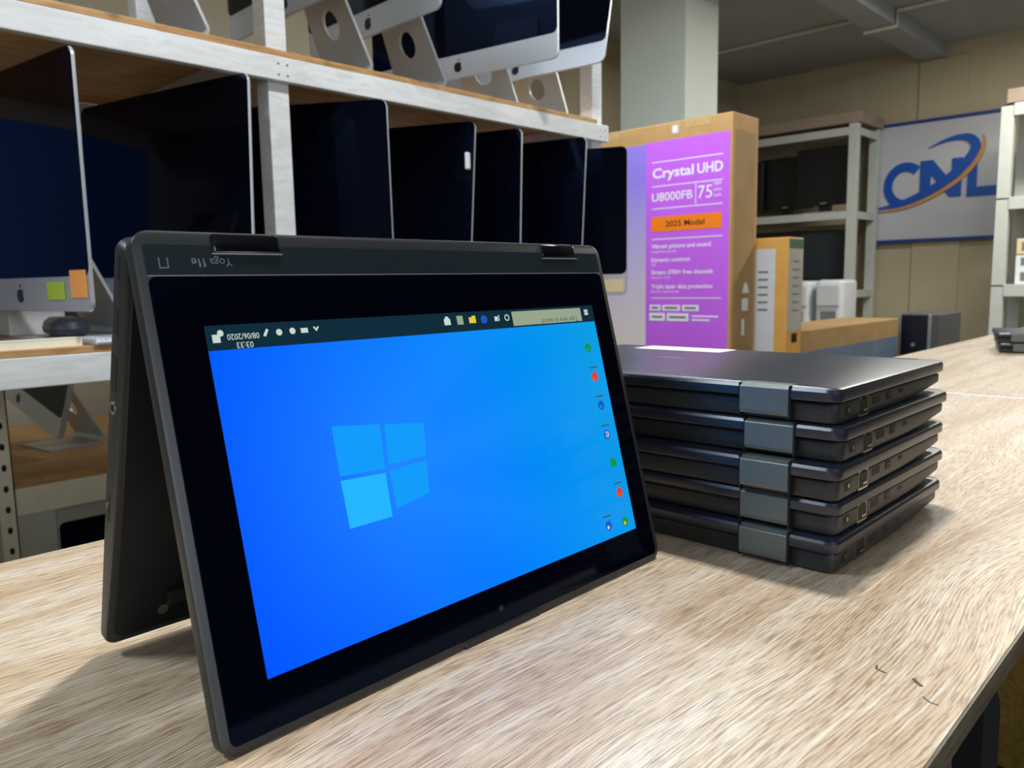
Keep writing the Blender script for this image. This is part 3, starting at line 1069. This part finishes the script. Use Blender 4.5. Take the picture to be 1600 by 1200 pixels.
part('shelf_board', .515, 2.0, 2.196, 3.10, -.80, -.785, PLY, t2)
part('post', .478, .514, 3.08, 3.11, ZF, -.02, CREAM, t2)
part('post', 2.0, 2.036, 3.08, 3.11, ZF, -.02, CREAM, t2)
G3 = 'computers on the rear rack'
imac('silver computer leaning askew on the low rear rack, below the lower shelf', (.69, 2.33), 98, .54, .38, gap=.112, tilt=8, roll=15, shelf=-.283, slope=.15, edge=.016, group=G3)
imac('upside-down computer with bright chin and black screen, at the very bottom left', (1.175, 2.31), 180, .54, .405, gap=0, roll=180, shelf=-.785, stand=False, group=G3)
imac('computer at the bottom left, its silver back standing in for a reflecting screen, by the slotted post', (.585, 2.86), 276, .52, .40, gap=0, tilt=-1, shelf=-.785, stand=False, group=G3, logo=False)  # silver back imitates the blue-grey reflection of a screen

# ------------------------------------------------------------------ cartons
def carton(name, label, x0, x1, y0, y1, z0, z1, mat=CARD, group=None):
    cx, cy = (x0 + x1) / 2, (y0 + y1) / 2
    t_ = thing(name, label, 'box', (cx, cy, z0), 0, group)
    mesh_obj('carton', bx(x0 - cx, x1 - cx, y0 - cy, y1 - cy, 0, z1 - z0, bev=.004), mat, t_)
    return t_


TX = 2.60
tv = carton('television_carton', 'tall cardboard television carton with a purple printed front', TX, TX + .19, 1.41, 2.22, ZF, .757)


def onx(t_, y, z, x):        # frame on a face looking towards -X, text runs towards -Y
    l = t_.location
    return frame((x - l.x, y - l.y, z - l.z), (0, -1, 0), (0, 0, 1))


def panel(name, y0, y1, z0, z1, mat, t_=tv, x=TX, d=.0008, lift=0.0):
    l = t_.location
    return mesh_obj(name, bx(x - lift - d - l.x, x - lift - l.x, y1 - l.y, y0 - l.y, z0 - l.z, z1 - l.z), mat, t_)


# lavender to white panel: printed blend
lm = bpy.data.materials.new('lavender_print'); lm.use_nodes = True
nt = lm.node_tree; N = nt.nodes; L = nt.links; b = N['Principled BSDF']; b.inputs['Roughness'].default_value = .4
tc = N.new('ShaderNodeTexCoord'); sx = N.new('ShaderNodeSeparateXYZ'); L.new(tc.outputs['Object'], sx.inputs[0])
mr = N.new('ShaderNodeMapRange'); mr.inputs['From Min'].default_value = .9; mr.inputs['From Max'].default_value = 1.5
L.new(sx.outputs['Z'], mr.inputs['Value'])
rp = N.new('ShaderNodeValToRGB'); rp.color_ramp.elements[0].color = lin((232, 222, 214)); rp.color_ramp.elements[1].color = lin((150, 128, 226))
L.new(mr.outputs['Result'], rp.inputs['Fac']); L.new(rp.outputs['Color'], b.inputs['Base Color'])
panel('front_panel', 2.10, 1.7712, -.60, .690, lm)
pp = panel('label_panel', 1.771, 1.4195, -.60, .694, PURPLE)


def rule(y0, y1, z, h=.0035, nm='printed_line'):
    panel(nm, y0, y1, z - h / 2, z + h / 2, WHITEP, lift=.0008, d=.0003)


for z in (.618, .529, .446, .332, .109):
    rule(1.744, 1.446, z)
rule(1.5565, 1.5535, .490, .075, 'printed_divider')


def print_text(nm, body, y, z, size, mat, width=None, bold=0.0, t_=tv, x=TX - .0008, lab=None):
    o = mesh_obj(nm, text_bm(body, size, onx(t_, y, z, x), depth=.0003, bold=bold, fit=width), mat, t_)
    if lab: o['label'] = lab
    return o


print_text('heading_text', 'Crystal', 1.742, .560, .050, WHITEP, .178, .0011)
print_text('heading_text', 'UHD', 1.549, .560, .050, WHITEP, .103, .0011)
print_text('model_text', 'U8000FB', 1.744, .474, .044, WHITEP, .176, .0004)
print_text('size_text', '75', 1.546, .470, .066, WHITEP, .058)
for k, tx in enumerate(('189', 'cm', 'inch')):
    print_text('small_text', tx, 1.482, .512 - k * .020, .017, WHITEP, .030)
og = panel('year_badge', 1.746, 1.448, .360, .416, ORANGE, lift=.0008)
print_text('year_text', '2025 Model', 1.682, .377, .030, INK, .165, .0004, x=TX - .0016)
for tx, z, wd in (('Vibrant picture and sound', .298, .255), ('Dynamic contrast', .247, .170), ('Stream 2700+ free channels', .200, .265), ('Triple layer data protection', .146, .265)):
    print_text('feature_text', tx, 1.746, z, .022, WHITEP, wd, .0004)
for tx, z, wd in (('Crystal Processor 4K', .281, .11), ('HDR', .231, .02), ('Smart TV', .183, .085), ('Knox Security', .130, .125)):
    print_text('small_text', tx, 1.746, z, .012, WHITEP, wd)
for y0, y1, z0, z1 in ((1.752, 1.703, .061, .083), (1.694, 1.617, .061, .083), (1.607, 1.537, .061, .083), (1.753, 1.683, .022, .052), (1.674, 1.580, .022, .052)):
    panel('printed_badge', y0, y1, z0, z1, WHITEP, lift=.0008)
for y0, y1, z in ((1.743, 1.712, .072), (1.684, 1.628, .072), (1.597, 1.548, .072), (1.742, 1.694, .037), (1.664, 1.590, .037)):
    panel('badge_mark', y0, y1, z - .004, z + .004, GREY, lift=.0016, d=.0003)
for z, wd in ((.042, .11), (.028, .075)):
    panel('printed_line', 1.566, 1.566 - wd, z - .003, z + .003, WHITEP, lift=.0008, d=.0003)
# tape and small marks
l_ = tv.location
for y0, y1, dz in ((1.665, 1.622, .05), (1.60, 1.50, .03), (1.95, 1.90, .03)):
    mesh_obj('tape', bx(TX - .0006 - l_.x, TX - l_.x, y1 - l_.y, y0 - l_.y, .757 - dz - l_.z, .757 - l_.z + .0005), TAPE, tv)
tag(mesh_obj('handling_label', bx(TX - .0016 - l_.x, TX - .0007 - l_.x, 1.632 - l_.y, 1.655 - l_.y, .715 - l_.z, .742 - l_.z), LABELW, tv), 'white sticker')
bm = bmesh.new()
box(bm, .02 - .095, .19 - .02 - .095, 1.409 - l_.y, 1.4101 - l_.y, -.5 - l_.z, .70 - l_.z)
mesh_obj('side_print', bm, CARDD, tv)
for z0, z1, sh in ((.125, .165, 'tri'), (.06, .105, 'sq'), (-.03, .03, 'sq')):
    bm = bmesh.new()
    mm = frame((TX + .085 - l_.x, 1.4088 - l_.y, z0 - l_.z), (1, 0, 0), (0, 0, 1))
    h = z1 - z0
    pts = [(0, 0), (.05, 0), (.038, h * .8), (.02, h)] if sh == 'tri' else rct(0, .045 if h < .05 else .02, 0, h)
    prism(bm, pts, 0, .0004, mm)
    mesh_obj('handling_mark', bm, LABELW, tv)

mc = carton('monitor_carton', 'narrower orange-edged carton with white printed front, behind the television carton', 2.80, 2.925, 1.288, 1.80, ZF, .325, pm('orange_cardboard', (214, 158, 76), .7, 0, .07, 14))
l_ = mc.location
panel('front_print', 1.79, 1.338, -.5, .285, pm('white_box_print', (206, 206, 208), .5, 0, .04, 9), mc, 2.80)
mesh_obj('side_print', bx(2.803 - l_.x, 2.922 - l_.x, 1.2872 - l_.y, 1.2881 - l_.y, -.02 - l_.z, .322 - l_.z), pm('grey_box_print', (178, 172, 164), .6, 0, .06, 14), mc)
mesh_obj('side_band', bx(2.803 - l_.x, 2.922 - l_.x, 1.2866 - l_.y, 1.2872 - l_.y, .285 - l_.z, .318 - l_.z), pm('green_band', (76, 104, 72), .6, 0, .06, 14), mc)
bm = bmesh.new()
for k in range(7):
    box(bm, 2.835 - l_.x, 2.89 - l_.x, 1.2866 - l_.y, 1.2871 - l_.y, .235 - k * .03 - l_.z, .241 - k * .03 - l_.z)
mesh_obj('side_text', bm, GREY, mc)
mesh_obj('hand_hole', bx(2.84 - l_.x, 2.885 - l_.x, 1.2868 - l_.y, 1.288 - l_.y, -.062 - l_.z, -.028 - l_.z), DARK, mc)
# outline drawing on its front
bm = bmesh.new()
def stroke(bm, pts, wdt, m, t=.0004):
    for a, b_ in zip(pts[:-1], pts[1:]):
        a, b_ = Vector(a), Vector(b_)
        n = (b_ - a).normalized(); n = Vector((-n.y, n.x)) * wdt / 2
        prism(bm, [a - n, b_ - n, b_ + n, a + n], 0, t, m)
mm = onx(mc, 1.50, 0, 2.7991)
stroke(bm, [(0, .21), (.06, .21), (.08, .19), (.08, -.08), (.06, -.10), (0, -.10)], .005, mm)
mesh_obj('outline_print', bm, pm('green_grey_ink', (120, 140, 100), .6, 0, 0), mc)
bm = bmesh.new()
stroke(bm, [(0, .17), (.035, .06), (.05, -.06)], .012, mm)
prism(bm, disc(.02, 14, .045, .065), 0, .0005, mm)
mesh_obj('figure_print', bm, pm('tan_ink', (176, 136, 84), .6, 0, 0), mc)
for k in range(6):
    bm = bmesh.new()
    stroke(bm, [(.095, .20 - k * .028), (.135, .20 - k * .028)], .008, mm)
    mesh_obj('text_line', bm, GREY, mc)

lc = carton('television_carton', 'long flat carton lying along the back, brown top band above blue-grey side', 3.0, 4.205, 1.35, 1.62, -.42, -.033, CARDD)
l_ = lc.location
mesh_obj('side_print', bx(3.01 - l_.x, 4.19 - l_.x, 1.3485 - l_.y, 1.3500 - l_.y, .01, .30), BLUEP, lc)
t = thing('bench', 'low brown bench carrying the long flat carton', 'bench', (3.6, 1.5, ZF))
part('bench_top', 2.96, 4.95, 1.22, 1.66, -.45, -.42, BROWNWOOD, t)
for x in (2.98, 4.88):
    for y in (1.24, 1.59):
        part('leg', x, x + .05, y, y + .05, ZF, -.45, BROWNWOOD, t)

# computer tower at the far end
t = thing('computer_tower', 'black-fronted computer tower with silver edge strips at the end of the long carton', 'computer', (4.49, 1.29, -.42))
mesh_obj('case', bx(-.18, .18, -.10, .095, 0, .405, bev=.006), GREYP, t)
mesh_obj('front_bezel', bx(-.196, -.18, -.055, .092, .004, .402, bev=.004), pm('blue_black_plastic', (18, 26, 46), .3, 0, .04), t)
for y in (-.062, .078):
    mesh_obj('trim_strip', bx(-.199, -.180, y, y + .014, .004, .402, bev=.002), SILV, t)
bm = bmesh.new(); prism(bm, disc(.010, 18, 0, 0), 0, .001, frame((-.1962, .018, .25), (0, -1, 0), (0, 0, 1)))
mesh_obj('power_button', bm, SILV, t)

# white machines behind the carton
t = thing('table', 'low side table behind the long carton', 'table', (4.85, 2.05, ZF))
part('table_top', 4.6, 5.15, 1.80, 2.40, -.23, -.2, BROWNWOOD, t)
for x in (4.62, 5.09):
    for y in (1.82, 2.34):
        part('leg', x, x + .04, y, y + .04, ZF, -.23, BROWNWOOD, t)


def machine(label, x, y, w_, h_):
    q = thing('printer', label, 'printer', (x, y, -.2), 0, 'white machines behind the long carton')
    bm = bmesh.new()
    slab(bm, .24, w_, .03, [(.01, 0), (0, .01), (0, h_ * .55), (0, h_ - .02), (.012, h_ - .004), (.03, h_)], m=Matrix.Translation((-.12, -w_ / 2, 0)))
    o = mesh_obj('body', bm, WPLAS, q, None, True)
    mesh_obj('recess_shade', bx(-.1205, -.10, -w_ * .30, w_ * .30, h_ * .14, h_ * .48, bev=.004), pm('recess_shade_grey', (120, 126, 128), .5, 0, .03), q)  # flush grey panel, the shade of a recess put into its colour
    mesh_obj('front_flap', bx(-.132, -.118, -w_ * .42, w_ * .42, h_ * .56, h_ * .92, bev=.006), WPLAS, q)
    mesh_obj('tray', bx(-.19, -.12, -w_ * .26, w_ * .26, h_ * .12, h_ * .15, bev=.002), WPLAS, q)


machine('white printer behind the long carton, nearer the rack post', 4.93, 1.955, .17, .36)
machine('white printer partly hidden by the orange-edged carton', 4.93, 2.165, .19, .355)

# ------------------------------------------------------------------ far white rack with monitors
rk = thing('shelving_rack', 'white metal rack of black monitors against the far wall', 'rack', (5.72, 2.8, ZF))
XF = 5.50
for x in (XF, 5.87):
    for y in (2.075, 3.13):
        part('post', x, x + .05, y, y + .06, ZF, 1.19, RACK, rk)
for z in (1.165, .615, .083, -.45):
    for y in ():
        pass
    part('shelf_board', XF + .004, 5.92, 2.08, 3.19, z - .006, z, RACK, rk)
    part('front_rail', XF - .004, XF + .012, 2.136, 3.13, z - .05, z + .002, RACK, rk)
    part('side_rail', XF + .05, 5.87, 2.078, 2.094, z - .05, z - .006, RACK, rk)
part('top_board', XF - .01, 5.93, 2.06, 3.19, 1.192, 1.262, pm('pink_grey_carton', (158, 140, 126), .7, 0, .06, 8), rk)


def monitor(label, x, y, z, w_, h_, rz=0, screen=MONB, group='black monitors on the far rack'):
    q = thing('monitor', label, 'monitor', (x, y, z), R(rz), group)
    fh = .06
    mesh_obj('bezel', bx(-.02, .02, -w_ / 2, w_ / 2, fh, h_, bev=.006), MONB, q)
    mesh_obj('screen', bx(-.0215, -.0198, -w_ / 2 + .018, w_ / 2 - .018, fh + .03, h_ - .018), screen, q)
    mesh_obj('rear_housing', bx(.02, .055, -w_ / 2 + .05, w_ / 2 - .05, fh + .05, h_ - .04, bev=.012), MONB, q)
    mesh_obj('neck', bx(.0, .04, -.04, .04, .008, fh + .08, bev=.003), MONB, q)
    mesh_obj('foot', bx(-.10, .10, -.11, .11, 0, .012, bev=.004), SILV, q)
    mesh_obj('control_strip', bx(-.0222, -.0200, -.02, .02, fh + .010, fh + .018), SILV, q)
    return q


monitor('black monitor at the post end of the upper far rack shelf', 5.62, 2.335, .615, .40, .455)
monitor('middle black monitor of the upper far rack shelf', 5.72, 2.66, .615, .40, .435)
monitor('black monitor partly behind the television carton on the upper far rack shelf', 5.66, 3.00, .615, .38, .42)
monitor('dim-screened monitor beside the rack post on the lower far rack shelf', 5.62, 2.31, .083, .38, .42, 4, MONS)
monitor('black monitor on the lower far rack shelf, mostly behind the orange-edged carton', 5.70, 2.70, .083, .44, .43)

# ------------------------------------------------------------------ right-hand rack
rr = thing('shelving_rack', 'white metal rack at the right edge, in front of the blue logo sign', 'rack', (5.3, .5, ZF))
for x in (5.05, 5.45):
    for y in (1.085, -.15):
        part('post', x, x + .05, y, y + .062, ZF, 1.085, RACK, rr)
for z in (1.085, .590, .118, -.4):
    part('shelf_board', 5.05, 5.5, -.15, 1.147, z - .012, z, RACK, rr)
    part('front_rail', 5.044, 5.056, -.15, 1.085, z - .065, z + .001, RACK, rr)
part('top_board', 5.04, 5.5, -.15, 1.12, 1.087, 1.16, pm('pink_grey_carton', (158, 140, 126)), rr)
G5 = 'white boxes on the right-hand rack'
for k, (lab, x, y0, z0, h_) in enumerate((('lowest white box of the small pile on the right-hand rack', 5.12, .80, .118, .085), ('middle white box of the small pile on the right-hand rack', 5.125, .802, .203, .080), ('topmost cream box of the small pile on the right-hand rack', 5.12, .80, .283, .085))):
    q = thing('box', lab, 'box', (x + .13, y0 + .125, z0), 0, G5)
    mesh_obj('carton', bx(-.13, .13, -.125, .125, 0, h_, bev=.003), LABELW if k < 2 else YELL, q)
    mesh_obj('code_label', bx(-.1308, -.1295, .02, .10, .018, h_ - .018), GREY, q)

# ------------------------------------------------------------------ wall sign
XS = 5.955
sg = thing('wall_sign', 'glossy white sign with blue frame, blue CNL letters and orange swoosh', 'sign', (XS, 1.755, .43))
ks = XS / 6.0
def sy(y): return y * ks - 1.755
def sz(z): return (z - .179) * ks + .179 - .43
mesh_obj('board', bx(0, .025, sy(1.33), sy(2.155), sz(.41), sz(1.232)), SIGNW, sg)
bm = bmesh.new()
fw = .020
for a in ((sy(1.33), sy(2.155), sz(1.232) - fw, sz(1.232)), (sy(1.33), sy(2.155), sz(.41), sz(.41) + fw), (sy(2.155) - fw, sy(2.155), sz(.41), sz(1.232)), (sy(1.33), sy(1.33) + fw, sz(.41), sz(1.232))):
    box(bm, -.012, .027, a[0], a[1], a[2], a[3])
mesh_obj('sign_frame', bm, SIGNF, sg)


def signpoly(nm, pts, mat, d0=0.0, d1=.012):
    bm = bmesh.new()
    q = [(-sy(y), sz(z)) for y, z in pts]
    prism(bm, q, d0, d1, frame((0, 0, 0), (0, -1, 0), (0, 0, 1)))
    return mesh_obj(nm, bm, mat, sg)


# C: thick open ring
pts = []
cy_, cz_ = 1.925, .800
for i in range(25):
    a = R(48 + 262 * i / 24)
    pts.append((cy_ - .140 * math.cos(a), cz_ + .158 * math.sin(a)))
for i in range(25):
    a = R(310 - 262 * i / 24)
    pts.append((cy_ - .086 * math.cos(a), cz_ + .096 * math.sin(a)))
signpoly('letter', pts, SIGNB)
signpoly('letter', [(1.828, .700), (1.828, .955), (1.752, .955), (1.632, .800), (1.632, .952), (1.570, .952), (1.570, .700), (1.640, .700), (1.762, .862), (1.762, .700)], SIGNB)
signpoly('letter', [(1.535, .930), (1.480, .930), (1.480, .752), (1.362, .752), (1.362, .692), (1.535, .692)], SIGNB)


def swoosh(nm, spine, mat, d0, d1):
    n = len(spine)
    bm = bmesh.new()
    m_ = frame((0, 0, 0), (0, -1, 0), (0, 0, 1))
    rows = []
    for i, (y, z, wd) in enumerate(spine):
        y0, z0, _ = spine[max(i - 1, 0)]; y1, z1, _ = spine[min(i + 1, n - 1)]
        t_ = Vector((y1 - y0, z1 - z0)).normalized(); nn = Vector((-t_.y, t_.x)) * wd / 2
        rows.append([bm.verts.new(m_ @ Vector((-sy(y + s_ * nn.x), sz(z + s_ * nn.y), d))) for s_, d in ((1, d0), (-1, d0), (-1, d1), (1, d1))])
    for a, b_ in zip(rows[:-1], rows[1:]):
        for k in range(4):
            bm.faces.new((a[k], a[(k + 1) % 4], b_[(k + 1) % 4], b_[k]))
    bm.faces.new(rows[0]); bm.faces.new(rows[-1][::-1])
    return mesh_obj(nm, bm, mat, sg)


def cr(pts, k=6):
    out = []
    P_ = [pts[0]] + pts + [pts[-1]]
    for i in range(1, len(P_) - 2):
        for s_ in range(k):
            t_ = s_ / k
            out.append(tuple(.5 * (2 * P_[i][c] + (P_[i + 1][c] - P_[i - 1][c]) * t_ + (2 * P_[i - 1][c] - 5 * P_[i][c] + 4 * P_[i + 1][c] - P_[i + 2][c]) * t_ ** 2 + (3 * P_[i][c] - P_[i - 1][c] - 3 * P_[i + 1][c] + P_[i + 2][c]) * t_ ** 3) for c in range(3)))
    out.append(pts[-1])
    return out


blue_sp = cr([(2.12, .652, .006), (1.99, .668, .030), (1.86, .705, .050), (1.72, .775, .056), (1.60, .862, .058), (1.52, .955, .056), (1.495, 1.02, .058), (1.53, 1.072, .050), (1.60, 1.085, .034), (1.69, 1.070, .018), (1.78, 1.035, .004)])
swoosh('swoosh', blue_sp, SIGNB, .001, .015)
or_sp = cr([(2.11, .632, .004), (1.98, .638, .014), (1.84, .672, .020), (1.70, .735, .022), (1.57, .822, .026), (1.485, .920, .028), (1.450, 1.000, .026), (1.445, 1.055, .012), (1.455, 1.085, .004)])
swoosh('swoosh', or_sp, SIGNO, .002, .017)

# ------------------------------------------------------------------ chair tucked under the counter
ch = thing('chair', 'black padded chair tucked under the counter at the lower right', 'chair', (1.00, .372, ZF), 0)
bm = bmesh.new()
slab(bm, .36, .42, .035, [(.012, 0), (.004, .006), (0, .02), (.004, .036), (.02, .042)], m=Matrix(((0, 0, 1, -.02), (1, 0, 0, -.18), (0, 1, 0, .245), (0, 0, 0, 1))))
mesh_obj('backrest', bm, FABRIC, ch, None, True)
bm = bmesh.new()
tube(bm, [(-.0195, -.132, .28), (-.0195, -.134, .45), (-.0195, -.134, .60)], .004, 8)
mesh_obj('piping', bm, PIPING, ch, None, True)
bm = bmesh.new()
slab(bm, .20, .38, .04, [(.02, .38), (0, .395), (0, .43), (.02, .445)], m=Matrix.Translation((.03, -.19, 0)))
mesh_obj('seat', bm, FABRIC, ch, None, True)
for x, y in ((.02, -.16), (.02, .16), (.21, -.16), (.21, .16)):
    bm = bmesh.new(); tube(bm, [(x, y, 0), (x, y, .39)], .011, 10); mesh_obj('leg', bm, SILV, ch, None, True)
for y in (-.10, .10):
    bm = bmesh.new(); tube(bm, [(.04, y, .41), (.008, y, .30), (.008, y, .40)], .009, 8); mesh_obj('bracket', bm, SILV, ch, None, True)
